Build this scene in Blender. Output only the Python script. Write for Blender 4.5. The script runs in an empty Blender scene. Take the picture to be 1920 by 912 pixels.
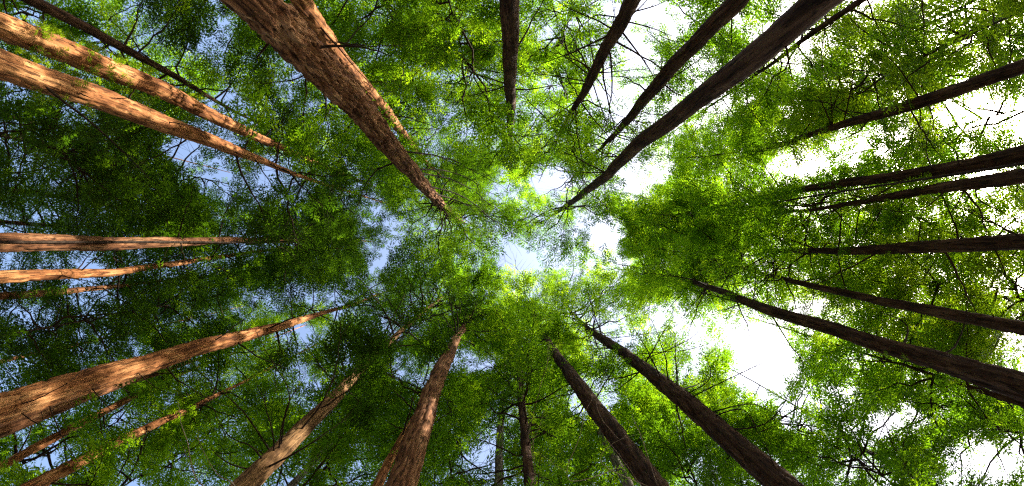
import bpy, math
import numpy as np
from mathutils import Vector, Matrix

rng = np.random.default_rng(11)
scene = bpy.context.scene
col = scene.collection

# ------------------------------------------------------------------ camera
F = 900.0                 # focal length in units of the 1920 px wide photograph
CX, CY = 960.0, 456.0
CAM_Z = 1.5               # eye height above the forest floor
cam_d = bpy.data.cameras.new('camera')
cam = bpy.data.objects.new('camera', cam_d)
col.objects.link(cam)
cam.location = (0, 0, CAM_Z)
cam.rotation_euler = (math.pi, 0, 0)      # looking straight up, image right = +X, image down = +Y
cam_d.sensor_width = 36.0
cam_d.lens = 36.0 * F / 1920.0
cam_d.clip_start = 0.05
cam_d.clip_end = 5000
scene.camera = cam

# ------------------------------------------------------------------ sky, sun, exposure
SUN_EL = math.radians(40)
SUN_AZ = math.radians(13)                 # above the +X axis, towards image up (-Y)
sun_dir = Vector((math.cos(SUN_EL) * math.cos(SUN_AZ), -math.cos(SUN_EL) * math.sin(SUN_AZ), math.sin(SUN_EL)))
world = bpy.data.worlds.new('World')
scene.world = world
world.use_nodes = True
wn = world.node_tree.nodes
wn.clear()
sky = wn.new('ShaderNodeTexSky')
sky.sky_type = 'NISHITA'
sky.sun_disc = False
sky.sun_elevation = SUN_EL
sky.sun_rotation = math.atan2(sun_dir.x, sun_dir.y)
sky.air_density = 1.0
sky.dust_density = 5.5
sky.ozone_density = 2.0
bg = wn.new('ShaderNodeBackground')
bg.inputs['Strength'].default_value = 0.125
wo = wn.new('ShaderNodeOutputWorld')
world.node_tree.links.new(sky.outputs[0], bg.inputs[0])
world.node_tree.links.new(bg.outputs[0], wo.inputs[0])

sun_l = bpy.data.lights.new('sun', 'SUN')
sun_l.energy = 5.0
sun_l.angle = math.radians(0.5)
sun_l.color = (1.0, 0.93, 0.80)
sun = bpy.data.objects.new('sun', sun_l)
col.objects.link(sun)
sun.rotation_euler = sun_dir.to_track_quat('Z', 'Y').to_euler()
sun.location = (40, -4, 40)

vs = scene.view_settings
vs.view_transform = 'Standard'
vs.look = 'None'
vs.gamma = 1.0
vs.use_curve_mapping = False
vs.exposure = 2.02
scene.cycles.max_bounces = 9
scene.cycles.diffuse_bounces = 7
scene.cycles.transmission_bounces = 6
scene.cycles.use_denoising = False
scene.cycles.filter_width = 1.25

# ------------------------------------------------------------------ materials
def new_mat(name):
    m = bpy.data.materials.new(name)
    m.use_nodes = True
    nt = m.node_tree
    nt.nodes.clear()
    out = nt.nodes.new('ShaderNodeOutputMaterial')
    return m, nt, out

def ramp(nt, fac, stops):
    r = nt.nodes.new('ShaderNodeValToRGB')
    el = r.color_ramp.elements
    while len(el) < len(stops):
        el.new(0.5)
    for e, (p, c) in zip(el, stops):
        e.position = p
        e.color = (*c, 1)
    nt.links.new(fac, r.inputs[0])
    return r.outputs[0]

def bark_mat(name, dark, mid, light, zs=0.075, moss=0.0, scale=8.0, flecks=1.0):
    m, nt, out = new_mat(name)
    L = nt.links.new
    tc = nt.nodes.new('ShaderNodeTexCoord')
    mp = nt.nodes.new('ShaderNodeMapping')
    mp.inputs['Scale'].default_value = (1, 1, zs)
    L(tc.outputs['Object'], mp.inputs[0])
    def noise(sc, det, rough, vec):
        n = nt.nodes.new('ShaderNodeTexNoise')
        n.inputs['Scale'].default_value = sc
        n.inputs['Detail'].default_value = det
        n.inputs['Roughness'].default_value = rough
        L(vec, n.inputs['Vector'])
        return n.outputs[0]
    n1 = noise(scale * 1.3, 4, 0.6, mp.outputs[0])          # long fibres
    n2 = noise(0.9, 4, 0.5, tc.outputs['Object'])      # weathering
    n4 = noise(scale * 3.2, 3, 0.55, mp.outputs[0])     # dark flecks where strips have come off
    ad = nt.nodes.new('ShaderNodeMath')
    ad.operation = 'MULTIPLY_ADD'
    L(n2, ad.inputs[0])
    ad.inputs[1].default_value = 0.45
    mu = nt.nodes.new('ShaderNodeMath')
    mu.operation = 'MULTIPLY'
    L(n1, mu.inputs[0])
    mu.inputs[1].default_value = 0.75
    L(mu.outputs[0], ad.inputs[2])
    c = ramp(nt, ad.outputs[0], [(0.45, dark), (0.60, mid), (0.76, light)])
    fk = nt.nodes.new('ShaderNodeMapRange')
    fk.inputs['From Min'].default_value = 0.555
    fk.inputs['From Max'].default_value = 0.60
    fk.inputs['To Max'].default_value = 0.85 * flecks
    L(n4, fk.inputs[0])
    def mix(fac, c1, c2):
        mx = nt.nodes.new('ShaderNodeMix')
        mx.data_type = 'RGBA'
        L(fac, mx.inputs[0])
        L(c1, mx.inputs[6])
        mx.inputs[7].default_value = (*c2, 1)
        return mx.outputs[2]
    c = mix(fk.outputs[0], c, tuple(0.45 * x for x in dark))
    if moss > 0:
        n3 = noise(2.2, 6, 0.5, tc.outputs['Object'])
        mr = nt.nodes.new('ShaderNodeMapRange')
        mr.inputs['From Min'].default_value = 0.52
        mr.inputs['From Max'].default_value = 0.68
        mr.inputs['To Max'].default_value = moss
        L(n3, mr.inputs[0])
        c = mix(mr.outputs[0], c, (0.07, 0.10, 0.025))
    b = nt.nodes.new('ShaderNodeBsdfPrincipled')
    b.inputs['Roughness'].default_value = 0.9
    b.inputs['Specular IOR Level'].default_value = 0.1
    L(c, b.inputs['Base Color'])
    bp = nt.nodes.new('ShaderNodeBump')
    bp.inputs['Strength'].default_value = 0.6
    bp.inputs['Distance'].default_value = 0.03
    L(n1, bp.inputs['Height'])
    L(bp.outputs[0], b.inputs['Normal'])
    L(b.outputs[0], out.inputs[0])
    return m

def leaf_mat(name, refl, trans, tw=0.55):
    """refl / trans: three colours from deep to young leaf, picked by each leaflet's own tint."""
    m, nt, out = new_mat(name)
    L = nt.links.new
    at = nt.nodes.new('ShaderNodeAttribute')
    at.attribute_name = 'tint'
    cr = ramp(nt, at.outputs['Fac'], [(0.0, refl[0]), (0.55, refl[1]), (1.0, refl[2])])
    ct = ramp(nt, at.outputs['Fac'], [(0.0, trans[0]), (0.55, trans[1]), (1.0, trans[2])])
    d = nt.nodes.new('ShaderNodeBsdfPrincipled')
    d.inputs['Roughness'].default_value = 0.45
    d.inputs['Specular IOR Level'].default_value = 0.15
    L(cr, d.inputs['Base Color'])
    t = nt.nodes.new('ShaderNodeBsdfTranslucent')
    L(ct, t.inputs['Color'])
    mx = nt.nodes.new('ShaderNodeMixShader')
    mx.inputs[0].default_value = tw
    L(d.outputs[0], mx.inputs[1])
    L(t.outputs[0], mx.inputs[2])
    L(mx.outputs[0], out.inputs[0])
    return m

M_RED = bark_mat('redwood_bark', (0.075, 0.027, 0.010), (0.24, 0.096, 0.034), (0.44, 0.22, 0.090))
M_RED_SHADED = bark_mat('redwood_bark_brown_shaded', (0.018, 0.009, 0.006), (0.050, 0.024, 0.013), (0.115, 0.062, 0.034))  # brown bark darkened: shade of the backlit trunks is put into the colour
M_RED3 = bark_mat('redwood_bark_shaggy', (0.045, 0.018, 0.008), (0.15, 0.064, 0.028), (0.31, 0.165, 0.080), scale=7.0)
M_GREY = bark_mat('grey_bark', (0.075, 0.062, 0.048), (0.16, 0.135, 0.105), (0.27, 0.235, 0.19), moss=0.5)
M_PALE = bark_mat('pale_peeling_bark', (0.06, 0.030, 0.013), (0.15, 0.080, 0.032), (0.28, 0.165, 0.075), zs=0.06)
M_TWIG = bark_mat('twig_bark', (0.012, 0.008, 0.006), (0.030, 0.019, 0.013), (0.055, 0.038, 0.027), zs=1.0, flecks=0)
M_DEAD = bark_mat('dead_twig_bark', (0.14, 0.10, 0.07), (0.26, 0.20, 0.15), (0.42, 0.35, 0.28), zs=1.0, flecks=0)
M_LEAF = leaf_mat('redwood_needles',
                  ((0.030, 0.062, 0.004), (0.052, 0.105, 0.006), (0.085, 0.150, 0.008)),
                  ((0.085, 0.190, 0.004), (0.190, 0.370, 0.006), (0.400, 0.590, 0.010)), tw=0.70)
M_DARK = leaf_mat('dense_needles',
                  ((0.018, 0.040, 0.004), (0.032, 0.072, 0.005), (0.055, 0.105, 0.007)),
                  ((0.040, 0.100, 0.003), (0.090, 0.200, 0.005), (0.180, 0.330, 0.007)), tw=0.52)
M_MID = leaf_mat('mid_green_needles',
                  ((0.022, 0.052, 0.004), (0.042, 0.090, 0.006), (0.070, 0.130, 0.008)),
                  ((0.050, 0.125, 0.003), (0.115, 0.250, 0.005), (0.230, 0.390, 0.008)), tw=0.56)
M_YOUNG = leaf_mat('young_needles',
                   ((0.055, 0.110, 0.006), (0.085, 0.155, 0.008), (0.120, 0.190, 0.012)),
                   ((0.150, 0.280, 0.006), (0.260, 0.400, 0.008), (0.360, 0.480, 0.012)), tw=0.6)

def floor_mat():
    m, nt, out = new_mat('forest_floor')
    L = nt.links.new
    tc = nt.nodes.new('ShaderNodeTexCoord')
    n = nt.nodes.new('ShaderNodeTexNoise')
    n.inputs['Scale'].default_value = 3.0
    n.inputs['Detail'].default_value = 9
    L(tc.outputs['Object'], n.inputs['Vector'])
    c = ramp(nt, n.outputs[0], [(0.3, (0.025, 0.016, 0.009)), (0.55, (0.060, 0.038, 0.022)), (0.75, (0.045, 0.050, 0.018))])
    b = nt.nodes.new('ShaderNodeBsdfPrincipled')
    b.inputs['Roughness'].default_value = 0.95
    L(c, b.inputs['Base Color'])
    bp = nt.nodes.new('ShaderNodeBump')
    bp.inputs['Distance'].default_value = 0.05
    L(n.outputs[0], bp.inputs['Height'])
    L(bp.outputs[0], b.inputs['Normal'])
    L(b.outputs[0], out.inputs[0])
    return m

# ------------------------------------------------------------------ mesh helpers
def mesh_np(name, verts, faces, n, mat, smooth=False, tint=None):
    """verts (V,3), faces (K,n) -> mesh, built with foreach_set."""
    me = bpy.data.meshes.new(name)
    K = len(faces)
    me.vertices.add(len(verts))
    me.vertices.foreach_set('co', np.ascontiguousarray(verts, dtype=np.float32).ravel())
    me.loops.add(K * n)
    me.loops.foreach_set('vertex_index', np.ascontiguousarray(faces, dtype=np.int32).ravel())
    me.polygons.add(K)
    me.polygons.foreach_set('loop_start', np.arange(0, K * n, n, dtype=np.int32))
    me.polygons.foreach_set('loop_total', np.full(K, n, dtype=np.int32))
    if smooth:
        me.polygons.foreach_set('use_smooth', np.ones(K, dtype=bool))
    me.update(calc_edges=True)
    if tint is not None:
        a = me.attributes.new('tint', 'FLOAT', 'FACE')
        a.data.foreach_set('value', np.ascontiguousarray(tint, dtype=np.float32))
    me.materials.append(mat)
    return me

def link(name, me, parent=None, loc=None):
    o = bpy.data.objects.new(name, me)
    col.objects.link(o)
    if parent is not None:
        o.parent = parent
    if loc is not None:
        o.location = loc
    return o

def smooth_path(pts, n):
    """Catmull-Rom through pts (K,d), n samples."""
    pts = np.asarray(pts, float)
    P = np.vstack([2 * pts[0] - pts[1], pts, 2 * pts[-1] - pts[-2]])
    t = np.linspace(0, len(pts) - 1, n)
    i = np.minimum(t.astype(int), len(pts) - 2)
    u = (t - i)[:, None]
    p0, p1, p2, p3 = P[i], P[i + 1], P[i + 2], P[i + 3]
    return 0.5 * ((2 * p1) + (-p0 + p2) * u + (2 * p0 - 5 * p1 + 4 * p2 - p3) * u ** 2 + (-p0 + 3 * p1 - 3 * p2 + p3) * u ** 3)

def tube_np(path, radii, sides):
    """quads of a tube along path (n,3)."""
    path = np.asarray(path, float)
    n = len(path)
    tan = np.gradient(path, axis=0)
    tan /= np.linalg.norm(tan, axis=1)[:, None] + 1e-9
    ref = np.array([0, 0, 1.0]) if abs(tan[:, 2]).mean() < 0.8 else np.array([1.0, 0, 0])
    a = np.cross(tan, ref)
    a /= np.linalg.norm(a, axis=1)[:, None] + 1e-9
    b = np.cross(tan, a)
    th = np.linspace(0, 2 * math.pi, sides, endpoint=False)
    r = np.asarray(radii, float)[:, None, None]
    v = path[:, None, :] + r * (np.cos(th)[None, :, None] * a[:, None, :] + np.sin(th)[None, :, None] * b[:, None, :])
    v = v.reshape(-1, 3)
    i = np.arange(n - 1)[:, None] * sides
    j = np.arange(sides)[None, :]
    k = (j + 1) % sides
    f = np.stack([i + j, i + k, i + sides + k, i + sides + j], -1).reshape(-1, 4)
    return v, f

class Quads:
    def __init__(self):
        self.v, self.f, self.n = [], [], 0
    def tube(self, path, radii, sides):
        v, f = tube_np(path, radii, sides)
        self.v.append(v)
        self.f.append(f + self.n)
        self.n += len(v)
    def mesh(self, name, mat):
        return mesh_np(name, np.vstack(self.v), np.vstack(self.f), 4, mat, smooth=True)

def vnoise(u, v, pu, seed):
    """smooth value noise, periodic in u with period pu (int)."""
    r = np.random.default_rng(seed)
    H = 512
    tab = r.random((pu, H))
    iu = np.floor(u).astype(int)
    iv = np.floor(v).astype(int)
    fu, fv = u - iu, v - iv
    fu = fu * fu * (3 - 2 * fu)
    fv = fv * fv * (3 - 2 * fv)
    a = tab[iu % pu, iv % H]
    b = tab[(iu + 1) % pu, iv % H]
    c = tab[iu % pu, (iv + 1) % H]
    d = tab[(iu + 1) % pu, (iv + 1) % H]
    return (a * (1 - fu) + b * fu) * (1 - fv) + (c * (1 - fu) + d * fu) * fv

# ------------------------------------------------------------------ the forest floor
v = np.array([(-1500, -1500, 0), (1500, -1500, 0), (1500, 1500, 0), (-1500, 1500, 0)], float)
g = link('ground', mesh_np('ground', v, np.array([[0, 1, 2, 3]]), 4, floor_mat()))
g['kind'] = 'structure'

# ------------------------------------------------------------------ branch kinds: wood and the needle sprays on it
def make_sprig(r, size, nleaf, wid=0.27):
    """flat feather of leaflets in the local xy plane, stem along +x: (n,3,3) triangles."""
    tr = []
    for k in range(nleaf):
        s = (k + 0.6) / nleaf
        side = 1 if k % 2 else -1
        if k == nleaf - 1:
            side = 0
        ln = size * (0.62 - 0.30 * abs(s - 0.4)) * r.uniform(0.8, 1.15)
        base = np.array([s * size * 0.8, 0, 0])
        an = side * math.radians(r.uniform(38, 62))
        d = np.array([math.cos(an), math.sin(an), r.uniform(-0.25, 0.15)])
        nrm = np.array([-math.sin(an), math.cos(an), r.uniform(-0.5, 0.5)])
        w = ln * wid
        tr.append([base + d * ln * 0.22 - nrm * w * 0.55, base + d * ln * 0.30 + nrm * w * 0.55, base + d * ln])
    return np.array(tr)

def rot_cols(x, up):
    x = x / np.linalg.norm(x)
    y = np.cross(up, x)
    y /= np.linalg.norm(y) + 1e-9
    z = np.cross(x, y)
    return np.stack([x, y, z], 1)

def make_branch_kind(seed, Lb, ntw, nspr, sprig, nleaf, droop, bare=0.34, mat=None):
    """a live branch of length Lb along +x; returns wood mesh, leaflet triangles, twig index, tint, twig centres."""
    r = np.random.default_rng(seed)
    q = Quads()
    n = 9
    t = np.linspace(0, 1, n)
    wob = np.cumsum(r.normal(0, 0.025, n)) * Lb
    path = np.stack([t * Lb, wob, (0.10 * t - droop * t ** 2) * Lb + r.normal(0, 0.008, n) * Lb], 1)
    path[0] = 0
    r0 = 0.012 * Lb + 0.006
    q.tube(path, r0 * (1 - 0.85 * t) + 0.002, 5)
    tris, ids, tints, cents = [], [], [], []
    sprigs = [make_sprig(r, sprig * r.uniform(0.85, 1.15), nleaf) for _ in range(6)]
    for k in range(ntw):
        s = bare + (1 - bare) * (k + r.uniform(0.1, 0.9)) / ntw
        p = np.array([np.interp(s, t, path[:, c]) for c in range(3)])
        side = 1 if k % 2 else -1
        an = side * math.radians(r.uniform(35, 75)) * (1 - 0.3 * s)
        if k == ntw - 1:
            an = 0
        tl = Lb * (0.42 - 0.24 * s) * r.uniform(0.7, 1.3) + 0.15
        d = np.array([math.cos(an), math.sin(an), r.uniform(-0.35, 0.15)])
        m = 5
        tt = np.linspace(0, 1, m)
        tp = p + d * (tt * tl)[:, None] + np.stack([np.zeros(m), np.zeros(m), -0.22 * tl * tt ** 2], 1) + r.normal(0, 0.018 * tl, (m, 3)) * tt[:, None]
        q.tube(tp, (0.0035 + 0.0016 * Lb) * (1 - 0.75 * tt), 3)
        tone = r.uniform(0.15, 0.7)
        for j in range(nspr):
            u = (j + r.uniform(0.2, 1.0)) / nspr
            c = np.array([np.interp(u, tt, tp[:, cc]) for cc in range(3)])
            a2 = an + (1 if j % 2 else -1) * math.radians(r.uniform(15, 70))
            x = np.array([math.cos(a2), math.sin(a2), r.uniform(-0.40, 0.15)])
            up = np.array([r.normal(0, 0.27), r.normal(0, 0.27), 1.0])
            Rm = rot_cols(x, up)
            tr = sprigs[r.integers(6)] @ Rm.T + c
            tris.append(tr)
            ids.append(np.full(len(tr), k))
            tints.append(np.clip(tone + r.normal(0, 0.16) + r.normal(0, 0.05, len(tr)), 0, 1))
        cents.append(tp[m // 2])
    wood = q.mesh('branch_wood', mat or M_TWIG)
    return dict(wood=wood, tri=np.concatenate(tris), id=np.concatenate(ids), tint=np.concatenate(tints), cent=np.array(cents), L=Lb)

KINDS = {}
for Lb, ntw, nspr in ((1.3, 9, 6), (2.2, 13, 7), (3.2, 17, 8)):
    KINDS[Lb] = [make_branch_kind(100 + int(Lb * 10) + s, Lb, ntw, nspr, 0.30, 8, dr) for s, dr in enumerate((0.12, 0.22, 0.30, 0.18))]

# ------------------------------------------------------------------ clearings in the canopy: (px, py, rx, ry, share of twigs missing)
GAPS = [
    (1030, 338, 42, 34, 1.0), (1140, 440, 34, 32, 1.0), (978, 484, 46, 28, .9), (940, 365, 36, 22, .85), (1188, 352, 28, 24, .75),
    (1050, 400, 60, 60, .35), (1100, 500, 120, 30, .4),
    (1850, 210, 100, 34, .85), (1500, 308, 55, 28, .9), (1600, 262, 60, 24, .75), (1740, 330, 50, 12, .6),
    (1430, 680, 60, 74, 1.0), (1385, 600, 50, 26, .85), (1560, 740, 62, 26, .8), (1680, 790, 60, 32, .85), (1835, 868, 70, 44, .95), (1490, 770, 36, 36, .85),
    (1110, 745, 56, 46, .85), (1280, 588, 66, 34, .8), (1900, 640, 40, 30, .7), (1890, 410, 34, 40, .7),
    (1100, 22, 60, 30, .7), (1235, 40, 66, 36, .75), (1200, 110, 40, 28, .6),
    (400, 292, 62, 62, .85), (340, 275, 40, 36, .9), (470, 350, 60, 40, .6), (700, 425, 34, 60, .75), (560, 632, 40, 28, .9),
    (880, 682, 52, 24, .95), (765, 692, 44, 28, .85), (150, 515, 90, 16, .8), (180, 565, 60, 34, .75), (545, 130, 40, 60, .75),
    (290, 48, 44, 34, .7), (918, 845, 30, 52, .9), (720, 110, 30, 20, .6), (830, 150, 26, 22, .6), (250, 790, 60, 30, .5), (20, 790, 30, 24, .5),
    (40, 300, 34, 22, .8), (120, 330, 36, 26, .8), (30, 180, 40, 22, .7), (150, 215, 50, 20, .75), (90, 395, 60, 16, .6), (180, 400, 30, 24, .7), (60, 590, 50, 18, .7),
    (600, 200, 40, 40, .5), (1000, 600, 30, 60, .4),
]
GA = np.array(GAPS)

def project(p):
    z = np.maximum(p[:, 2] - CAM_Z, 0.5)
    return CX + F * p[:, 0] / z, CY + F * p[:, 1] / z

def gap_share(p):
    px, py = project(p)
    d = ((px[:, None] - GA[:, 0]) / GA[:, 2]) ** 2 + ((py[:, None] - GA[:, 1]) / GA[:, 3]) ** 2
    s = np.where(d < 1, GA[:, 4], np.where(d < 1.5, GA[:, 4] * 0.45, 0))
    return s.max(1)

# ------------------------------------------------------------------ sun flecks: stretches of trunk that the sun reaches between the crowns
SHAFTS = []
def fleck(R, *wins):
    for (x0, y0, x1, y1) in wins:
        a = math.atan2(0.5 * (y0 + y1) - CY, 0.5 * (x0 + x1) - CX)
        za = R * F / math.hypot(x0 - CX, y0 - CY) + CAM_Z
        zb = R * F / math.hypot(x1 - CX, y1 - CY) + CAM_Z
        SHAFTS.append((R * math.cos(a), R * math.sin(a), min(za, zb), max(za, zb)))
fleck(10.0, (0, 122, 62, 143), (150, 174, 238, 204), (275, 220, 305, 231), (380, 259, 440, 281))
fleck(10.8, (0, 50, 120, 97), (190, 125, 238, 144), (290, 166, 345, 190), (375, 205, 425, 230), (455, 245, 500, 265), (555, 290, 592, 305))
fleck(10.3, (30, 758, 62, 748), (165, 715, 265, 685), (385, 650, 425, 640), (450, 633, 475, 626), (540, 608, 575, 596))
fleck(7.9, (575, 15, 648, 120), (650, 124, 700, 180), (708, 190, 742, 232), (755, 250, 777, 280))
fleck(14.3, (5, 519, 75, 516), (105, 514, 240, 509))
fleck(17.0, (110, 547, 140, 545), (150, 544, 195, 539))
fleck(12.0, (0, 456, 120, 457), (200, 457, 330, 454))
fleck(18.4, (55, 848, 105, 820), (140, 800, 200, 770))
fleck(14.6, (150, 868, 235, 822), (250, 815, 300, 793), (312, 787, 338, 775))
fleck(15.7, (30, 797, 60, 785), (200, 732, 240, 718))
fleck(7.3, (495, 880, 562, 812), (640, 732, 672, 698))
fleck(5.7, (778, 830, 800, 765), (846, 655, 860, 628))
fleck(21.7, (0, 679, 60, 665), (90, 658, 140, 646))
SH = np.array(SHAFTS)
S_H = np.array([math.cos(SUN_AZ), -math.sin(SUN_AZ)])
def in_sunshaft(p, margin=0.55):
    d = p[:, None, :2] - SH[None, :, :2]
    along = d @ S_H
    perp = np.abs(d[..., 0] * S_H[1] - d[..., 1] * S_H[0])
    h = p[:, None, 2] - along * math.tan(SUN_EL)
    return ((along > 0.8) & (perp < margin + 0.25) & (h > SH[:, 2] - margin * 0.6 - 0.25) & (h < SH[:, 3] + margin * 0.6)).any(1)

# ------------------------------------------------------------------ tree builder
class Tree:
    pass

def build_tree(name, label, d0, pts, zc, H, Lmax, nb, bark=None, leaf=None, group='tall redwoods of the grove', dens=1.0,
               disp=1.0, slim_top=0.05, deadn=0, dead_z=None, shape='cone', minL=0.9):
    """pts: (px, py, width) along the trunk's axis as the camera sees it, from low to high. d0: trunk diameter (m) at the first point.
    The horizontal distance from the camera follows from the diameter; the trunk stands vertical at that distance."""
    bark = bark or M_RED
    leaf = leaf or M_LEAF
    pts = np.array(pts, float)
    dx, dy = pts[:, 0] - CX, pts[:, 1] - CY
    rho = np.hypot(dx, dy)
    ang = np.unwrap(np.arctan2(dy, dx))
    R = d0 * rho[0] / pts[0, 2]
    z = R * F / rho
    dia = pts[:, 2] / F * z
    # rings: close together where the picture shows the trunk, a few below the frame and in the crown
    nr = int(max(24, min(260, abs(rho[0] * 1.06 - rho[-1]) * 0.533 / (1.5 if pts[:, 2].max() > 24 else 3.0))))
    rr = np.linspace(rho[0] * 1.06, rho[-1], nr)
    zz = R * F / rr
    xi = np.log(z)
    aa = np.interp(np.log(zz), xi, ang)
    dd = np.interp(np.log(zz), xi, dia)
    ker = np.ones(9) / 9
    def sm(a):
        p = np.pad(a, 4, mode='edge')
        return np.convolve(p, ker, 'valid')
    aa, dd = sm(aa), sm(dd)
    X, Y = R * np.cos(aa), R * np.sin(aa)
    zw = zz + CAM_Z
    # to the ground with a root flare
    nlo = 14
    zl = np.linspace(-0.15, zw[0], nlo, endpoint=False)
    dl = dd[0] * (1.05 + 0.55 * np.exp(-np.maximum(zl, 0) / 0.6))
    # up to the tip
    Ht = max(H, zw[-1] + 1.5)
    nu = 14
    zu = np.linspace(zw[-1], Ht, nu + 1)[1:]
    du = dd[-1] + (slim_top - dd[-1]) * (zu - zw[-1]) / (Ht - zw[-1])
    lean = np.array([X[-1] - X[max(0, nr - 30)], Y[-1] - Y[max(0, nr - 30)]]) * 0.0
    Xa = np.concatenate([np.full(nlo, X[0]), X, X[-1] + lean[0] * np.linspace(0, 1, nu)])
    Ya = np.concatenate([np.full(nlo, Y[0]), Y, Y[-1] + lean[1] * np.linspace(0, 1, nu)])
    Za = np.concatenate([zl, zw, zu])
    ph = pts[0, 0] * 0.37 + pts[0, 1] * 0.11
    sway = np.clip(Za / 8, 0, 1) * (0.008 + 0.014 * d0)
    Xa = Xa + sway * (np.sin(Za * 0.83 + ph) + 0.6 * np.sin(Za * 1.9 + 2 * ph))
    Ya = Ya + sway * (np.cos(Za * 0.71 + ph) + 0.6 * np.sin(Za * 1.7 + 3 * ph))
    Da = np.concatenate([dl, dd, du])
    wpx = pts[:, 2].max() * 0.533
    seg = int(np.clip(math.pi * wpx / 1.65, 10, 100))
    th = np.linspace(0, 2 * math.pi, seg, endpoint=False)
    TH, ZZ = np.meshgrid(th, Za)
    seed = int(abs(pts[0, 0] * 7 + pts[0, 1] * 13)) % 99991
    pu = max(5, int(math.pi * d0 / 0.12))
    U = TH / (2 * math.pi) * pu
    warp = vnoise(TH / (2 * math.pi) * 6, ZZ / 0.5, 6, seed) * 1.6
    Uw = U + warp
    a1 = vnoise(Uw, ZZ / 0.75 + 40, pu, seed + 1)
    a2 = vnoise(Uw * 2, ZZ / 0.35 + 70, pu * 2, seed + 2)
    a3 = vnoise(Uw * 4 + 3.3, ZZ / 0.16 + 11, pu * 4, seed + 7)
    crack = np.clip(np.abs(2 * a1 - 1) / 0.30, 0, 1)          # narrow furrows between long flat strips
    crack2 = np.clip(np.abs(2 * a2 - 1) / 0.35, 0, 1)
    plates = 0.62 * crack * crack * (3 - 2 * crack) + 0.38 * crack2
    big = vnoise(TH / (2 * math.pi) * 5, ZZ / 1.6, 5, seed + 3) - 0.5
    amp = 0.10 * Da[:, None] * disp
    rad = Da[:, None] / 2 * 0.92 * (1 + 0.085 * big * min(disp, 1.0)) + amp * (plates - 0.88) + amp * 0.4 * (a3 - 0.5)
    rad = np.maximum(rad, 0.008)
    V = np.stack([Xa[:, None] + rad * np.cos(TH), Ya[:, None] + rad * np.sin(TH), ZZ], -1).reshape(-1, 3)
    n = len(Za)
    i = np.arange(n - 1)[:, None] * seg
    j = np.arange(seg)[None, :]
    k = (j + 1) % seg
    Fq = np.stack([i + j, i + k, i + seg + k, i + seg + j], -1).reshape(-1, 4)
    base = np.array([X[0], Y[0], 0.0])
    root = bpy.data.objects.new(name, None)
    root.empty_display_size = 0.3
    col.objects.link(root)
    root.location = base
    root['label'] = label
    root['category'] = 'tree'
    root['group'] = group
    link('trunk', mesh_np('trunk', V - base, Fq, 4, bark, smooth=True), root)
    T = Tree()
    T.root, T.base, T.Z, T.X, T.Y, T.D, T.R, T.H = root, base, Za, Xa, Ya, Da, R, Ht
    T.rng = np.random.default_rng(seed + 5)
    T.axis = lambda h: np.array([np.interp(h, Za, Xa), np.interp(h, Za, Ya), h])
    T.dia = lambda h: float(np.interp(h, Za, Da))
    T.leaf = leaf
    T.tone = T.rng.normal(-0.02, 0.18)
    T.tris, T.tints = [], []
    # live crown
    r = T.rng
    az = r.uniform(0, 6.28)
    zc_w = zc + CAM_Z
    for b in range(nb):
        s = (b + r.uniform(0, 1)) / nb
        h = zc_w + (Ht - 0.3 - zc_w) * s ** 0.9
        az += 2.39996 + r.normal(0, 0.35)
        if shape == 'cone':
            prof = (1 - s) ** 0.75 * (0.55 + 0.45 * min(1, s / 0.15))
        else:
            prof = math.sin(math.pi * min(1, 0.12 + 0.85 * s)) ** 0.6
        Lb = max(minL, Lmax * prof * r.uniform(0.7, 1.2))
        live_branch(T, h, az, Lb, pitch=math.radians(r.uniform(-8, 28) + 25 * s), dens=dens)
    T.deadn = deadn
    if pts[:, 2].max() > 24:                       # broken stubs on the bare stem
        for b in range(9):
            h = CAM_Z + z[0] + (z[-2] - z[0]) * r.uniform(0, 1)
            dead_branch(T, h, r.uniform(0, 6.28), T.dia(h) / 2 + r.uniform(0.12, 0.5), math.radians(r.uniform(-10, 45)), r0=r.uniform(0.012, 0.028), ntw=0, curl=0.1)
    dz = dead_z or (zc_w * 0.55, zc_w * 1.1)
    for b in range(deadn):
        h = r.uniform(*dz)
        dead_branch(T, h, r.uniform(0, 6.28), r.uniform(0.5, 1.0) * Lmax * 0.8, math.radians(r.uniform(0, 40)))
    return T

def live_branch(T, h, az, Lb, pitch=0.2, dens=1.0):
    r = T.rng
    key = min(KINDS, key=lambda q: abs(q - Lb))
    kd = KINDS[key][r.integers(len(KINDS[key]))]
    sc = Lb / key
    p = T.axis(h)
    Rm = np.array((Matrix.Rotation(az, 3, 'Z') @ Matrix.Rotation(-pitch, 3, 'Y') @ Matrix.Rotation(r.normal(0, 0.25), 3, 'X')))
    # leaflets keep their size: the branch scales, so compensate only mildly
    cw = kd['cent'] * sc @ Rm.T + p
    px, py = project(cw)
    inview = (px > -200) & (px < 1990) & (py > -120) & (py < 1060)
    if not inview.any():
        return
    share = gap_share(cw)
    keep = inview & (r.random(len(cw)) > share) & (r.random(len(cw)) < dens) & ~(in_sunshaft(cw, 0.30) & (r.random(len(cw)) < 0.93))
    if keep.sum() == 0:
        return
    lv = keep[kd['id']]
    tw = (kd['tri'][lv] * sc) @ Rm.T + p
    ti = kd['tint'][lv] + r.normal(0, 0.12) + T.tone
    free = ~(in_sunshaft(tw[:, 0], 0.06) & (r.random(len(tw)) < 0.96))
    T.tris.append(tw[free])
    T.tints.append(ti[free])
    if keep.mean() > 0.34 and ((px > -20) & (px < 1940) & (py > -20) & (py < 932)).any():
        o = link('branch', kd['wood'], T.root)
        M = Matrix(Rm.tolist()).to_4x4()
        M = Matrix.Translation(Vector((p - T.base).tolist())) @ M @ Matrix.Scale(sc, 4)
        o.matrix_local = M

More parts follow.
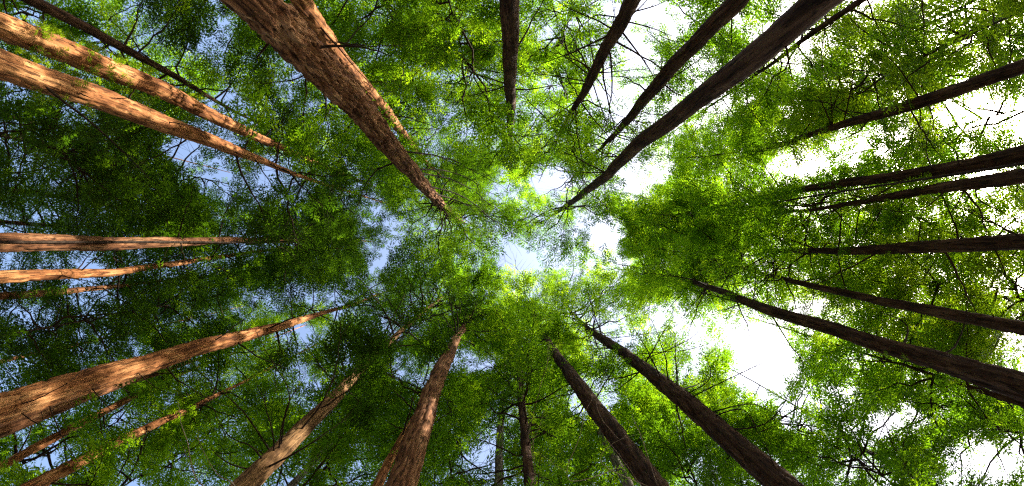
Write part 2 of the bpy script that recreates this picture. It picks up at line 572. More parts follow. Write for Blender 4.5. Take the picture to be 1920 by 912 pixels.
def dead_path(r, p, d, L, curl, n=9):
    t = np.linspace(0, 1, n)
    side = np.cross(d, [0, 0, 1])
    side /= np.linalg.norm(side) + 1e-9
    up = np.cross(side, d)
    bend = curl * L
    return p + d * (t * L)[:, None] + side * (bend * r.normal(0, 0.6) * t ** 2)[:, None] + up * (bend * r.normal(0.3, 0.7) * t ** 2)[:, None] + r.normal(0, 0.008 * L, (n, 3)) * np.minimum(1, 3 * t)[:, None]

def dead_mesh(r, path, r0, ntw, mat):
    q = Quads()
    n = len(path)
    t = np.linspace(0, 1, n)
    L = np.linalg.norm(path[-1] - path[0])
    q.tube(path, r0 * (1 - 0.8 * t), 6)
    for k in range(ntw):
        s = r.uniform(0.25, 0.95)
        p = np.array([np.interp(s, t, path[:, c]) for c in range(3)])
        d = path[min(n - 1, int(s * n) + 1)] - path[max(0, int(s * n) - 1)]
        d = d / (np.linalg.norm(d) + 1e-9) + r.normal(0, 0.45, 3)
        d /= np.linalg.norm(d)
        tp = dead_path(r, p, d, L * r.uniform(0.12, 0.4), 0.2, 6)
        q.tube(tp, r0 * 0.45 * (1 - s * 0.5) * np.linspace(1, 0.3, 6), 4)
    return q.mesh('dead_branch', mat)

def dead_branch(T, h, az, L, pitch, mat=None, r0=None, ntw=None, curl=0.2):
    r = T.rng
    p = T.axis(h)
    d = np.array([math.cos(az) * math.cos(pitch), math.sin(az) * math.cos(pitch), math.sin(pitch)])
    path = dead_path(r, p, d, L, curl)
    me = dead_mesh(r, path - T.base, r0 or (0.009 * L + 0.010), r.integers(2, 6) if ntw is None else ntw, mat or M_TWIG)
    return link('dead_branch', me, T.root)

def dead_between(T, px0, pts, r0, mat=None, ntw=3):
    """a bare branch that leaves the trunk at the height seen at distance px0 from the picture's middle and runs through the
    points (px, py, metres above the eye)."""
    r = T.rng
    h = T.R * F / px0 + CAM_Z
    P = [T.axis(h)] + [np.array([(x - CX) / F * z, (y - CY) / F * z, z + CAM_Z]) for x, y, z in pts]
    path = smooth_path(P, 6 * len(P))
    L = np.linalg.norm(path[-1] - path[0])
    path = path + np.cumsum(r.normal(0, 0.006 * L, path.shape), 0) * np.linspace(0, 1, len(path))[:, None]
    me = dead_mesh(r, path - T.base, r0, ntw, mat or M_TWIG)
    return link('dead_branch', me, T.root)

def finish_crown(T):
    if not T.tris:
        return
    tr = np.concatenate(T.tris) - T.base
    ti = np.clip(np.concatenate(T.tints), 0, 1)
    n = len(tr)
    me = mesh_np('crown', tr.reshape(-1, 3), np.arange(n * 3).reshape(-1, 3), 3, T.leaf, tint=ti)
    link('crown', me, T.root)
    global LEAVES
    LEAVES += n
LEAVES = 0

# ------------------------------------------------------------------ the redwoods whose trunks show, described from low to high
# label, trunk diameter, trunk as seen, crown start / top (metres above the eye), longest branch, number of branches, more
TRUNKS = {}
def redwood(key, label, d0, pts, zc, H, Lmax, nb, name='redwood_tree', **kw):
    kw.setdefault('dens', 0.62)
    TRUNKS[key] = build_tree(name, label, d0, pts, zc, H + CAM_Z, Lmax, nb, **kw)
    return TRUNKS[key]

redwood('big_top', 'thickest redwood, shaggy brown trunk entering from the top edge with one black spur branch', .75,
        [(480, 0, 93), (564, 91, 76), (668, 193, 57), (722, 263, 42), (782, 332, 28), (835, 392, 16), (858, 412, 9)], 27, 50, 4.6, 63, disp=2.2, bark=M_RED3, shape='round', leaf=M_MID)
redwood('twin', 'sunlit orange redwood standing half hidden close behind the thickest brown trunk', .5,
        [(565, 0, 38), (626, 93, 32), (686, 163, 24), (733, 220, 20), (767, 266, 16), (790, 296, 10)], 24, 46, 3.8, 57, deadn=6, shape='round', leaf=M_MID)
redwood('pair_low', 'smooth sunlit red redwood banded with shadows, lower of the diagonal pair with leafy shoots', .6,
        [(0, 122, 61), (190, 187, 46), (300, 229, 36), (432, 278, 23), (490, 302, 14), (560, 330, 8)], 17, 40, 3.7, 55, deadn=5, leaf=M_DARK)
redwood('pair_high', 'sunlit orange redwood dotted with bright green shoots, upper of the diagonal pair', .55,
        [(0, 50, 53), (150, 108, 46), (320, 178, 34), (432, 234, 23), (510, 269, 15), (577, 299, 9), (640, 325, 5)], 21, 42, 3.5, 50, deadn=8, dead_z=(19, 26), leaf=M_MID)
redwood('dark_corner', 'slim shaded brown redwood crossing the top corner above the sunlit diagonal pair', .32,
        [(60, 0, 23), (158, 50, 20), (263, 108, 15), (340, 150, 12), (392, 182, 8), (450, 215, 5)], 15, 38, 3.5, 60, deadn=8, bark=M_RED_SHADED)
redwood('level', 'straight level red-brown redwood ending in a dense black-green crown', .5,
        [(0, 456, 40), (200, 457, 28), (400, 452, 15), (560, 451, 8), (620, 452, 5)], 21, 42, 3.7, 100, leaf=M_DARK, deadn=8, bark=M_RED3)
redwood('level_low', 'slender orange redwood just below the straight level red-brown trunk', .4,
        [(0, 519, 27), (120, 514, 22), (215, 511, 15), (330, 495, 11), (420, 480, 8), (520, 468, 5)], 20, 42, 3.1, 50, deadn=6)
redwood('level_thin', 'thin dark redwood with sunlit flecks, lowest of the three level trunks', .3,
        [(0, 556, 17), (150, 544, 12), (275, 531, 5)], 17, 38, 3.3, 60, deadn=4, leaf=M_DARK, bark=M_RED3, dens=0.5)
redwood('big_low', 'thick orange-red redwood with broad shadow bands and a grey top, rising from lower corner', .65,
        [(0, 768, 64), (80, 741, 55), (170, 713, 49), (262, 685, 41), (380, 651, 31), (500, 619, 20), (600, 589, 9), (660, 572, 5)], 22, 44, 3.5, 50, deadn=8, disp=1.2, leaf=M_MID)
redwood('under_big', 'pale grey-brown redwood peeping out underneath the thick orange-red banded trunk', .4,
        [(0, 810, 26), (60, 785, 24), (150, 750, 18), (240, 718, 12), (300, 700, 8)], 19, 38, 2.9, 50, bark=M_RED3, deadn=5)
redwood('leafy_low', 'slim brown redwood with mottled light between the banded trunk and a plain orange one', .35,
        [(0, 878, 20), (75, 836, 18), (191, 774, 15), (253, 741, 12), (328, 706, 8), (390, 682, 5)], 21, 40, 3.1, 50, deadn=6)
redwood('corner_low', 'plain orange-brown redwood rising out of the bottom corner beneath two others', .42,
        [(60, 912, 29), (167, 860, 24), (227, 827, 20), (298, 794, 15), (400, 744, 9), (460, 715, 5)], 18, 40, 3.3, 55, deadn=6)
redwood('thin_mid', 'very thin crooked redwood with sunlit specks above the thick banded trunk', .22,
        [(0, 679, 10), (72, 662, 9), (167, 641, 6), (210, 632, 4)], 21, 38, 3.5, 62, leaf=M_DARK, bark=M_RED3, dens=0.5)
redwood('twiggy', 'leaning pale tan redwood bristling with bare twisted branches at the bottom edge', .5,
        [(463, 912, 46), (540, 832, 38), (627, 745, 27), (665, 705, 20), (730, 640, 12), (800, 580, 7)], 20, 46, 4.0, 74, bark=M_PALE, deadn=6, dead_z=(17, 28), shape='round', leaf=M_MID)
redwood('grey_small', 'small grey-barked tree just beyond the leaning tan trunk with bare branches', .28,
        [(545, 912, 16), (600, 853, 11), (627, 826, 8), (650, 800, 5)], 19, 38, 3.3, 55, bark=M_GREY)
redwood('brown_small', 'small orange-brown tree tucked behind the foot of the tall straight brown redwood', .3,
        [(709, 912, 22), (730, 865, 18), (750, 830, 14), (772, 788, 8)], 17, 38, 3.3, 55, deadn=5)
redwood('tall_mid', 'tall straight brown redwood with cracked bark and a whorl of bare twigs on top', .7,
        [(753, 912, 62), (788, 799, 46), (823, 703, 33), (850, 645, 21), (866, 620, 14), (880, 595, 8)], 27, 48, 4.0, 51, deadn=20, dead_z=(26, 33), disp=1.1, bark=M_RED3, shape='round')
redwood('grey_mid', 'slim upright grey trunk standing alone against the sky at the bottom edge', .32,
        [(934, 912, 18), (939, 792, 14), (942, 757, 10), (945, 720, 6)], 20, 40, 2.9, 50, bark=M_GREY, leaf=M_MID)
redwood('leafy_mid', 'dark upright redwood clothed in green branches all the way down', .36,
        [(995, 912, 23), (982, 800, 18), (975, 714, 14), (971, 656, 8), (968, 610, 5)], 11, 48, 3.4, 114, bark=M_RED_SHADED, deadn=10, dead_z=(10, 22), shape='round')
redwood('cut_top', 'dark brown redwood tapering to a blunt tip, crossed by pale dead twigs', .55,
        [(1228, 912, 50), (1145, 803, 40), (1087, 726, 30), (1049, 674, 20), (1034, 650, 14), (1018, 622, 8)], 24, 48, 4.0, 51, bark=M_RED_SHADED, shape='round')
redwood('grey_behind', 'pale grey trunk leaning alongside behind the blunt dark brown redwood', .32,
        [(1180, 912, 21), (1145, 846, 17), (1118, 795, 13), (1090, 745, 9), (1070, 710, 5)], 18, 38, 3.1, 55, bark=M_GREY)
redwood('spoked', 'dark redwood with a spoked wheel of thin bare branches around its top', .6,
        [(1469, 912, 57), (1330, 791, 42), (1276, 745, 37), (1222, 703, 28), (1168, 660, 22), (1126, 633, 15), (1106, 618, 9), (1085, 600, 5)], 27, 48, 4.2, 48, bark=M_RED_SHADED, deadn=22, dead_z=(16, 34), shape='round')
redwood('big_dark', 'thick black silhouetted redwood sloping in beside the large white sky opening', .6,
        [(1920, 724, 58), (1770, 680, 41), (1654, 648, 32), (1529, 608, 26), (1433, 579, 20), (1360, 550, 14), (1312, 533, 10), (1260, 515, 6)], 22, 48, 4.2, 63, bark=M_RED_SHADED, deadn=14, dead_z=(20, 30), dens=0.5, shape='round')
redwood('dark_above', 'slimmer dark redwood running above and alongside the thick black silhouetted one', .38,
        [(1920, 616, 30), (1770, 589, 24), (1654, 565, 17), (1560, 544, 14), (1481, 527, 10), (1409, 509, 7), (1375, 497, 5)], 20, 45, 4.0, 80, bark=M_RED_SHADED, deadn=12, dead_z=(20, 28), dens=0.5, shape='round')
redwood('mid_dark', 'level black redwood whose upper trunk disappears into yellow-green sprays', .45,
        [(1920, 455, 35), (1750, 462, 26), (1650, 467, 21), (1560, 471, 14), (1480, 471, 8)], 18, 47, 4.2, 86, bark=M_RED_SHADED, deadn=5, dens=0.5, shape='round')
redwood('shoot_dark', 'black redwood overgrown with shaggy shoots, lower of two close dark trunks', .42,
        [(1920, 331, 33), (1800, 349, 24), (1750, 356, 21), (1673, 368, 16), (1586, 383, 10), (1520, 394, 6)], 17, 40, 3.5, 65, bark=M_RED_SHADED, deadn=5, dens=0.5)
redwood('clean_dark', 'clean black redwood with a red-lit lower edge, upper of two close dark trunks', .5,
        [(1920, 290, 38), (1800, 313, 28), (1700, 328, 23), (1600, 342, 19), (1520, 353, 14), (1440, 366, 8), (1380, 378, 5)], 21, 46, 4.0, 63, bark=M_RED_SHADED, deadn=3, dens=0.5, shape='round')
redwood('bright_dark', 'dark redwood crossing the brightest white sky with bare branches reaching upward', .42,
        [(1920, 125, 32), (1750, 183, 26), (1640, 218, 20), (1550, 243, 14), (1460, 273, 8), (1420, 285, 5)], 21, 41, 3.5, 55, bark=M_RED_SHADED, deadn=10, dead_z=(16, 24), dens=0.5)
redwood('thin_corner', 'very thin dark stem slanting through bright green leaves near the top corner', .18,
        [(1920, 18, 11), (1820, 62, 9), (1700, 120, 6), (1640, 155, 4)], 15, 34, 3.7, 70, bark=M_RED_SHADED, dens=0.5)
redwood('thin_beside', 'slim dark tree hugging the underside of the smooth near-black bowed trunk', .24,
        [(1615, 0, 14), (1530, 57, 12), (1455, 115, 8), (1415, 142, 5)], 15, 38, 3.5, 70, bark=M_RED_SHADED, deadn=6, dens=0.5)
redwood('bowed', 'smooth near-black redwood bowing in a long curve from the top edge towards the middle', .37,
        [(1540, 0, 63), (1460, 72, 56), (1400, 120, 50), (1310, 185, 40), (1200, 268, 29), (1130, 335, 19), (1085, 370, 13), (1045, 398, 7)], 25, 50, 4.2, 51, disp=0.35, bark=M_RED_SHADED, deadn=5, dead_z=(18, 30), shape='round', leaf=M_MID)
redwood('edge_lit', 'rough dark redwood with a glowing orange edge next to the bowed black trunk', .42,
        [(1385, 0, 38), (1320, 61, 32), (1257, 131, 29), (1217, 177, 24), (1188, 211, 19), (1160, 245, 12), (1130, 275, 7)], 21, 46, 3.8, 57, bark=M_RED_SHADED, deadn=12, dead_z=(16, 26), dens=0.5, shape='round')
redwood('limbed', 'dark redwood at the top edge with many long bare limbs on both sides', .4,
        [(1183, 0, 32), (1160, 54, 28), (1134, 94, 24), (1111, 143, 20), (1086, 188, 14), (1071, 211, 9), (1055, 240, 5)], 18, 46, 3.8, 63, bark=M_RED_SHADED, deadn=22, dead_z=(14, 23), dens=0.5, shape='round')
redwood('upright_top', 'straight upright brown redwood hanging down the middle of the top edge', .55,
        [(955, 0, 41), (957, 100, 32), (957, 170, 23), (957, 215, 17), (957, 245, 13), (957, 275, 6)], 23, 48, 4.2, 63, bark=M_RED_SHADED, deadn=8, dead_z=(16, 28), shape='round', leaf=M_MID)
redwood('faint_a', 'faint thin shaded stem below the diagonal sunlit pair', .22,
        [(0, 214, 10), (53, 227, 9), (118, 243, 6), (170, 258, 4)], 17, 36, 3.5, 43, bark=M_RED_SHADED, leaf=M_DARK, deadn=8, dens=0.5)
redwood('faint_b', 'faint short stem with a sunlit end near the picture edge among dark branches', .2,
        [(0, 251, 8), (66, 267, 7), (105, 283, 5), (150, 300, 4)], 18, 34, 3.3, 35, bark=M_RED_SHADED, leaf=M_DARK, deadn=6, dens=0.5)
redwood('faint_c', 'thin dark level stem beside the black-green foliage mass', .24,
        [(0, 356, 11), (79, 364, 10), (153, 376, 7), (220, 388, 4)], 18, 37, 3.7, 53, bark=M_RED_SHADED, leaf=M_DARK, deadn=6, dens=0.5)
redwood('faint_d', 'thin shaded stem close above the straight level red-brown trunk', .22,
        [(0, 417, 10), (120, 424, 8), (230, 432, 5)], 18, 36, 3.3, 37, bark=M_RED_SHADED, leaf=M_DARK, deadn=4, dens=0.5)
redwood('thin_low', 'thin dark mossy stem in the green crown at the lower sky opening', .26,
        [(1752, 912, 14), (1685, 877, 12), (1631, 850, 9), (1597, 826, 6), (1560, 800, 4)], 17, 36, 3.5, 75, bark=M_GREY, deadn=8)
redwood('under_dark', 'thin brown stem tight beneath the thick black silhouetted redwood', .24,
        [(1920, 757, 15), (1870, 742, 13), (1828, 730, 10), (1780, 712, 6)], 14, 36, 3.5, 70, bark=M_RED_SHADED, dens=0.5)
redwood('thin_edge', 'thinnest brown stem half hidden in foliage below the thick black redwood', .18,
        [(1920, 800, 10), (1878, 792, 8), (1830, 778, 5)], 14, 32, 3.3, 57, bark=M_RED_SHADED, dens=0.5)

# ------------------------------------------------------------------ trees whose trunks are lost in their own foliage
# label, middle of the crown (px, py, metres above the eye), half its height, longest branch, branches
def leafy(label, px, py, zm, hh, Lmax, nb, leaf=None, **kw):
    a = math.atan2(py - CY, px - CX)
    R = math.hypot(px - CX, py - CY) * zm / F
    zc, H = zm - hh, zm + hh
    rho0, rho1 = R * F / max(zc - 2, 3), R * F / (H - 3)
    pts = [(CX + q * math.cos(a), CY + q * math.sin(a), w) for q, w in ((rho0, .07 * rho0 / R), (0.5 * (rho0 + rho1), .06 * 0.5 * (rho0 + rho1) / R), (rho1, .035 * rho1 / R))]
    t = build_tree('young_redwood', label, .07, pts, zc, H + CAM_Z, Lmax, nb, leaf=leaf, group='leafy young redwoods between the tall ones', bark=M_TWIG, shape='round', **kw)
    TRUNKS[label] = t
    for b in range(30):
        live_branch(t, CAM_Z + t.rng.uniform(zc - 3, zc + (H - zc) * 0.75), t.rng.uniform(0, 6.28), t.rng.uniform(0.8, 1.2), pitch=0.3)
    return t

D = dict(leaf=M_DARK)
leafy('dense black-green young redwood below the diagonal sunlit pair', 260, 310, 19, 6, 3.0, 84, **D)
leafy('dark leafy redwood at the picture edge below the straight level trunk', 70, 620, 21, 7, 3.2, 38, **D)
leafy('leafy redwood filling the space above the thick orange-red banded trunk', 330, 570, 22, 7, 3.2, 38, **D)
leafy('leafy redwood between the banded trunk and the leaning tan one', 330, 850, 19, 7, 3.2, 60)
leafy('green leafy redwood behind the tall straight brown trunk', 640, 840, 20, 7, 3.2, 60)
leafy('green leafy redwood between the tall brown trunk and the slim grey one', 860, 830, 20, 7, 2.8, 55)
leafy('bright green leafy redwood behind the blunt dark brown trunk', 1080, 840, 21, 7, 2.8, 55)
leafy('dark green leafy redwood filling the corner beyond the spoked trunk', 1260, 850, 20, 7, 2.8, 55)
leafy('sparse green redwood behind the trunk with spoked bare branches', 1285, 753, 23, 6, 2.8, 44)
leafy('round green crown standing clear below the large white sky opening', 1570, 840, 19, 6, 3.0, 65)
leafy('yellow-green leafy redwood below the thick black silhouetted trunk', 1770, 760, 19, 7, 3.0, 34)
leafy('bright yellow-green leafy redwood between the two dark sloping trunks', 1780, 545, 19, 7, 3.2, 32, leaf=M_YOUNG)
leafy('bright green leafy redwood between the clean dark trunk and the level one', 1720, 452, 20, 7, 3.2, 30)
leafy('bright leafy redwood behind the branch-bearing dark trunk at the white sky', 1590, 170, 20, 7, 3.2, 34, leaf=M_YOUNG)
leafy('bright green leafy redwood filling the top corner around the very thin stem', 1790, 70, 19, 7, 3.4, 40, leaf=M_YOUNG)
leafy('green leafy redwood between the two dark trunks left of the bowed one', 1290, 80, 22, 7, 2.6, 40)
leafy('green leafy redwood hanging between the upright top trunk and limbed one', 1050, 90, 22, 7, 2.8, 50)
leafy('green leafy redwood close beside the upright top trunk', 870, 110, 21, 7, 2.8, 50)
leafy('bright green leafy redwood at the top edge beside the thickest trunk', 740, 40, 20, 7, 3.0, 55)
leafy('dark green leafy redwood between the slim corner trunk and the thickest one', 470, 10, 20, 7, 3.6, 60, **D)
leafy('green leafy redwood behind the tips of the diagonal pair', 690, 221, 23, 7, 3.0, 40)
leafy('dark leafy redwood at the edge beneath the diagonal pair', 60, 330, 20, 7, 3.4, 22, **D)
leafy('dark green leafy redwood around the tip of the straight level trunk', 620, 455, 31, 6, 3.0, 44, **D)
leafy('bright leafy redwood behind the upper of the two close dark trunks', 1885, 340, 19, 7, 3.2, 36, leaf=M_YOUNG)
leafy('yellow-green leafy redwood just below the level black trunk', 1650, 520, 21, 7, 3.2, 34, leaf=M_YOUNG)
leafy('yellow-green leafy redwood at the picture edge above the thick black trunk', 1900, 560, 18, 7, 3.0, 32, leaf=M_YOUNG)
leafy('light green leafy redwood beside the red-edged black trunk tip', 1420, 396, 25, 7, 3.4, 26)
leafy('light green leafy redwood near the tip of the white-sky trunk', 1390, 230, 30, 7, 3.2, 36)
leafy('backlit leafy redwood in the bottom corner beneath the thick black trunk', 1880, 800, 19, 6, 3.0, 50)
leafy('green leafy redwood in the top corner behind the sunlit diagonal pair', 130, 62, 19, 7, 3.2, 50)
leafy('green crown standing between the bright centre openings and the dark close pair', 1230, 414, 36, 8, 3.4, 26)
leafy('green crown between the bright centre and the tip of the thick black trunk', 1250, 532, 34, 7, 3.2, 40)
leafy('dark leafy redwood in the bottom corner beneath the banded trunk', 90, 850, 19, 7, 3.2, 60)
leafy('backlit sparse redwood crossing the brightest white sky', 1800, 235, 19, 7, 3.0, 40)

# ------------------------------------------------------------------ the wood goes on all round: one mass of stems and foliage beyond the grove
def surrounding_wood():
    r = np.random.default_rng(77)
    q = Quads()
    tr = []
    for k in range(230):
        a = r.uniform(0, 6.283)
        R = r.uniform(46, 85)
        h = r.uniform(22, 29)
        x, y = R * math.cos(a), R * math.sin(a)
        q.tube(np.array([(x, y, -0.2), (x, y, h * 0.5), (x, y, h)]), [0.3, 0.22, 0.04], 7)
        n = 420
        t = r.random(n)
        zz = 3 + (h - 3) * t
        rr = (1 - t) ** 0.7 * r.uniform(3.0, 4.2) * np.sqrt(r.random(n)) + 0.2
        th = r.uniform(0, 6.283, n)
        c = np.stack([x + rr * np.cos(th), y + rr * np.sin(th), zz], 1)
        u = r.normal(0, 1, (n, 3))
        u[:, 2] *= 0.4
        u /= np.linalg.norm(u, axis=1)[:, None]
        w = np.cross(u, r.normal(0, 1, (n, 3)) + np.array([0, 0, 1.5]))
        w /= np.linalg.norm(w, axis=1)[:, None]
        s = r.uniform(0.5, 0.9, n)[:, None]
        tr.append(np.stack([c - w * s * 0.4, c + w * s * 0.4, c + u * s], 1))
    tr = np.concatenate(tr)
    wood = q.mesh('stems', M_RED_SHADED)
    o = link('surrounding_forest', mesh_np('foliage', tr.reshape(-1, 3), np.arange(len(tr) * 3).reshape(-1, 3), 3, M_LEAF, tint=r.random(len(tr))))
    o['kind'] = 'stuff'
    o['label'] = 'dense wood of conifers surrounding the grove on all sides'
    o['category'] = 'forest'
    link('stems', wood, o)['kind'] = 'stuff'
surrounding_wood()

# ------------------------------------------------------------------ sprays that shade the stretches of trunk between the sun flecks
def shade_between():
    tan = math.tan(SUN_EL)
    by = {}
    used = {}
    for x, y, a, b in SHAFTS:
        by.setdefault(round(math.hypot(x, y), 1), []).append((a, b, x, y))
    for R_, wins in by.items():
        wins.sort()
        for (a0, b0, x0, y0), (a1, b1, x1, y1) in zip(wins[:-1], wins[1:]):
            if a1 - b0 < 0.25:
                continue
            n = max(1, int((a1 - b0) / 0.6))
            for q in range(n):
                h = b0 + (a1 - b0) * (q + 0.5) / n
                P = np.array([0.5 * (x0 + x1), 0.5 * (y0 + y1)])
                cand = []
                for T in TRUNKS.values():
                    d = T.base[:2] - P
                    al = float(d @ S_H)
                    if al < 2.5 or T.R < 8:
                        continue
                    hz = h + al * tan
                    if hz > T.H - 1 or hz < T.H * 0.42:
                        continue
                    ax = T.axis(hz)[:2]
                    al = float((ax - P) @ S_H)
                    pt = P + S_H * al
                    dist = float(np.linalg.norm(pt - ax))
                    if dist < 3.2:
                        cand.append((al, dist, T, hz, pt - ax))
                cand.sort(key=lambda c: c[0])
                cand = [c for c in cand if used.get(id(c[2]), 0) < 9][:4]
                for al, dist, T, hz, dv in cand:
                    used[id(T)] = used.get(id(T), 0) + 1
                    for w in range(1):
                        az = math.atan2(dv[1], dv[0]) + T.rng.normal(0, 0.15)
                        live_branch(T, hz - 0.1 + 0.25 * w, az, max(1.3, dist * 1.25), pitch=0.12)
shade_between()

# ------------------------------------------------------------------ single bare branches that stand out
K = TRUNKS
def bare(tree, items, r0, mat=None, ntw=3):
    for rho0, pts in items:
        dead_between(K[tree], rho0, pts, r0, mat, ntw)
bare('big_top', [(536, [(660, 88, 9.0), (733, 107, 9.2)])], .035, ntw=0)
bare('big_top', [(592, [(494, 96, 8.1), (484, 111, 8.1)])], .035, ntw=0)
bare('big_top', [(282, [(850, 300, 22), (930, 350, 24)]), (238, [(860, 325, 25), (940, 375, 27)]), (230, [(870, 345, 26), (960, 410, 28)]),
                 (200, [(880, 375, 28), (975, 450, 31)]), (185, [(885, 395, 30), (985, 475, 33)]), (165, [(880, 420, 33), (960, 490, 36)]),
                 (150, [(870, 430, 36), (930, 500, 38)]), (150, [(900, 400, 35), (990, 440, 38)]), (260, [(700, 330, 20), (672, 400, 21)])], .045, ntw=4)
bare('twiggy', [(600, [(511, 811, 10.6), (496, 761, 10.8), (476, 707, 11.2)]), (590, [(530, 799, 10.6), (546, 730, 11), (496, 637, 11.6), (495, 610, 12)]),
                (585, [(540, 760, 11), (577, 701, 11.5)]), (620, [(470, 840, 10.2), (419, 815, 10.3), (384, 745, 10.6)]),
                (640, [(430, 868, 10), (395, 834, 10.1)]), (600, [(457, 772, 10.6), (420, 735, 10.8), (388, 703, 11)])], .022, ntw=5)
bare('twiggy', [(545, [(611, 745, 12.5), (642, 649, 13.5), (646, 575, 14.5)]), (640, [(573, 838, 10.5), (656, 784, 11.2)]),
                (395, [(712, 653, 18), (760, 591, 20), (830, 540, 22)]), (390, [(730, 655, 18), (790, 610, 20), (870, 575, 23)]),
                (400, [(690, 640, 18), (705, 590, 19)]), (420, [(600, 690, 15), (560, 640, 15.5)])], .028, ntw=4)
bare('twiggy', [(690, [(376, 908, 9), (355, 825, 9), (340, 759, 9.2)]), (690, [(430, 905, 9), (400, 888, 9), (358, 831, 9)])], .014, M_DEAD, 1)
bare('spoked', [(250, [(1253, 618, 21), (1311, 577, 22)]), (300, [(1291, 656, 18), (1342, 643, 19)]), (320, [(1290, 640, 17), (1330, 590, 18)]),
                (440, [(1384, 703, 13), (1484, 662, 14)]), (480, [(1403, 757, 12), (1446, 774, 12.2)]), (490, [(1390, 770, 12), (1425, 822, 11.8)]),
                (430, [(1330, 710, 14), (1318, 660, 15)]), (520, [(1440, 790, 11), (1500, 700, 12)])], .022, ntw=3)
for k in range(18):
    t_ = K['spoked']
    dead_branch(t_, CAM_Z + 28 + k * 0.22, k * 2.4, 2.2 + 0.5 * (k % 3), math.radians(5 + (k * 37) % 30), r0=0.022, ntw=2, curl=0.12)
bare('big_dark', [(497, [(1480, 645, 18.5), (1509, 687, 18.3), (1482, 737, 18)]), (520, [(1500, 577, 17.6), (1530, 574, 17.6)]), (760, [(1700, 610, 13), (1650, 585, 13.4)]),
                  (820, [(1800, 640, 11.8), (1818, 560, 12.5)])], .03, ntw=2)
bare('bright_dark', [(640, [(1540, 190, 18.5), (1522, 170, 18.6)]), (640, [(1555, 165, 18.6), (1535, 120, 19)]), (660, [(1600, 150, 18), (1605, 95, 18.5)]),
                     (690, [(1550, 192, 18), (1490, 187, 18.6)]), (725, [(1680, 155, 16.6), (1695, 120, 17)]), (715, [(1605, 250, 17), (1535, 277, 17.6)]),
                     (630, [(1570, 170, 18.6), (1572, 110, 19)])], .03, ntw=2)
bare('limbed', [(352, [(1063, 94, 16.4), (1029, 43, 16.6), (1006, 3, 17)]), (345, [(1057, 105, 16.5), (1000, 67, 17)]), (335, [(1028, 141, 17.2), (990, 136, 17.4)]),
                (358, [(1107, 71, 16.2), (1103, 10, 16.4)]), (352, [(1171, 134, 16.2), (1240, 134, 16.4)]), (345, [(1160, 117, 16.6), (1220, 94, 16.8)]),
                (465, [(1228, 54, 12.4), (1288, 78, 12.6)]), (480, [(1222, 14, 11.9), (1257, 0, 12)]), (470, [(1114, 31, 12.2), (1071, 71, 12.6)]),
                (415, [(1094, 88, 13.8), (1060, 100, 14)]), (330, [(1060, 160, 17.4), (1040, 215, 18)])], .024, ntw=3)
bare('edge_lit', [(390, [(1300, 120, 15.8), (1330, 95, 16)]), (340, [(1240, 215, 18), (1290, 190, 18)]), (330, [(1195, 240, 18.5), (1205, 290, 19)])], .022, ntw=3)
bare('cut_top', [(560, [(1199, 815, 8.8), (1176, 768, 8.9)]), (575, [(1203, 908, 8.7), (1141, 822, 8.8)]), (540, [(1126, 869, 9), (1172, 818, 9)]),
                 (470, [(1068, 900, 9.4), (1091, 807, 9.6), (1109, 745, 9.8)]), (430, [(1122, 768, 11), (1145, 691, 11.4)])], .010, M_DEAD, 1)
bare('leafy_mid', [(470, [(1006, 900, 13), (997, 791, 13.3), (987, 734, 13.6)]), (400, [(1010, 800, 15), (1035, 730, 15.5)]), (380, [(1020, 700, 16), (1040, 640, 17)])], .012, M_DEAD, 2)
bare('big_low', [(975, [(60, 753, 9.1), (125, 723, 9.4), (161, 700, 9.8), (250, 676, 10.6)]), (985, [(75, 795, 9.2), (149, 805, 9.4)]), (920, [(119, 825, 9.6), (167, 887, 9.6)]),
                 (840, [(209, 771, 10.6), (268, 819, 10.6)]), (750, [(298, 730, 12), (367, 750, 12)])], .014, ntw=2)
bare('pair_high', [(420, [(575, 250, 22), (590, 190, 22.5)]), (425, [(560, 260, 21.5), (570, 210, 22)]), (410, [(610, 270, 23), (630, 230, 23)]), (440, [(530, 220, 20.5), (560, 180, 21)])], .03, ntw=2)
bare('clean_dark', [(800, [(1735, 280, 13), (1740, 220, 13.4)]), (850, [(1790, 280, 12.4), (1760, 250, 12.6)])], .022, ntw=2)
bare('shoot_dark', [(880, [(1835, 375, 12.6), (1900, 410, 12.4), (1908, 440, 12.3)]), (860, [(1790, 390, 13), (1755, 412, 13.2)]), (830, [(1720, 395, 13.6), (1640, 395, 14)])], .024, ntw=2)
bare('mid_dark', [(760, [(1725, 425, 14.4), (1728, 400, 14.6)]), (900, [(1880, 500, 12.2), (1895, 540, 12)])], .022, ntw=2)

for k in range(9):
    t_ = K['twiggy']
    live_branch(t_, CAM_Z + t_.rng.uniform(12.0, 18), math.atan2(-t_.base[1], -t_.base[0]) + t_.rng.normal(0, 1.0), t_.rng.uniform(1.2, 2.0), pitch=0.25)

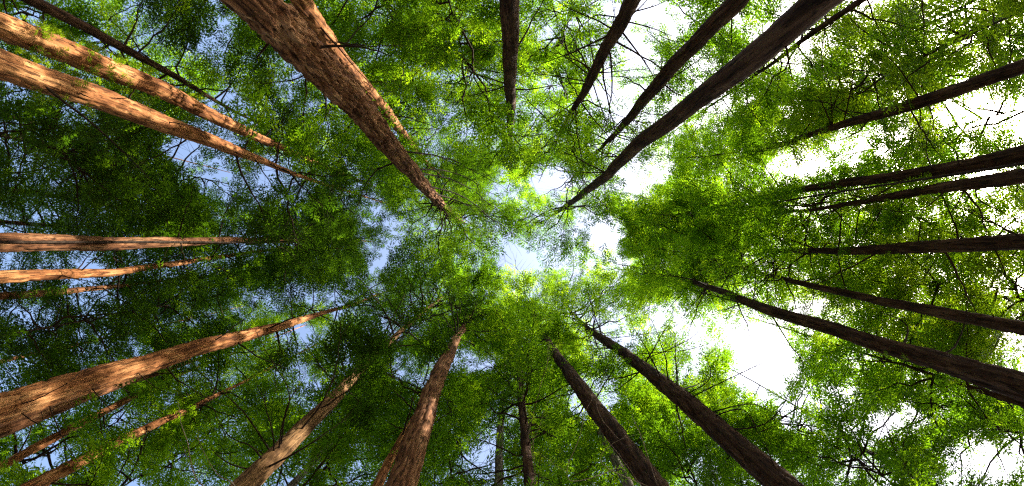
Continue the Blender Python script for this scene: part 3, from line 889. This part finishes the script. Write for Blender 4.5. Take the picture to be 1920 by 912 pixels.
# ------------------------------------------------------------------ green shoots that sprout straight from the bark
def shoot_kind(seed):
    r = np.random.default_rng(seed)
    tr = []
    for k in range(6):
        sp = make_sprig(r, r.uniform(.11, .18), 11, 0.20)
        x = np.array([r.uniform(.3, 1), r.normal(0, .7), r.normal(0, .5)])
        tr.append(sp @ rot_cols(x, np.array([r.normal(0, .5), r.normal(0, .5), 1.])).T + np.array([r.uniform(.02, .16), r.normal(0, .03), r.normal(0, .03)]))
    tr = np.concatenate(tr)
    return mesh_np('shoot_leaves', tr.reshape(-1, 3), np.arange(len(tr) * 3).reshape(-1, 3), 3, M_YOUNG, tint=np.clip(r.normal(.55, .22, len(tr)), 0, 1))
SHOOTS = [shoot_kind(500 + k) for k in range(6)]
def shoots(tree, lo, hi, n, s0=0.8, s1=1.6, spread=1.4):
    """n shoots on the bark between the heights seen at distances lo and hi from the picture's middle."""
    t = K[tree]
    r = t.rng
    face = math.atan2(-t.base[1], -t.base[0])          # the side towards the clearing
    for k in range(n):
        rho = r.uniform(min(lo, hi), max(lo, hi))
        h = t.R * F / rho + CAM_Z
        az = face + r.choice([-1, 1]) * abs(r.normal(spread, .35))
        p = t.axis(h) + np.array([math.cos(az), math.sin(az), 0]) * t.dia(h) * 0.47
        M = Matrix.Translation(Vector((p - t.base).tolist())) @ Matrix.Rotation(az, 4, 'Z') @ Matrix.Rotation(r.normal(0, .5), 4, 'X') @ Matrix.Rotation(r.normal(.1, .4), 4, 'Y')
        o = link('shoot_leaves', SHOOTS[r.integers(6)], t.root)
        o.matrix_local = M @ Matrix.Scale(r.uniform(s0, s1), 4)
shoots('pair_high', 1020, 400, 110, .5, 1.1)
shoots('pair_high', 1010, 780, 40, .5, 1.1, 0.7)
shoots('pair_low', 1000, 780, 18, .6, 1.1, 1.0)
shoots('pair_low', 560, 470, 10, .8, 1.4)
shoots('shoot_dark', 800, 600, 60, .8, 1.6, 1.2)
shoots('mid_dark', 760, 580, 22, .8, 1.6, 1.2)
shoots('big_dark', 950, 560, 8, .5, 1.0)
shoots('dark_above', 900, 560, 10, .5, 1.0)
shoots('upright_top', 330, 180, 14, .8, 1.5)
shoots('cut_top', 225, 195, 8, 1.0, 1.7)
shoots('corner_low', 900, 600, 8, .6, 1.1)
shoots('leafy_mid', 450, 200, 24, .9, 1.6)

for T in TRUNKS.values():
    finish_crown(T)
print('LEAFLETS', LEAVES, 'OBJECTS', len(bpy.data.objects))
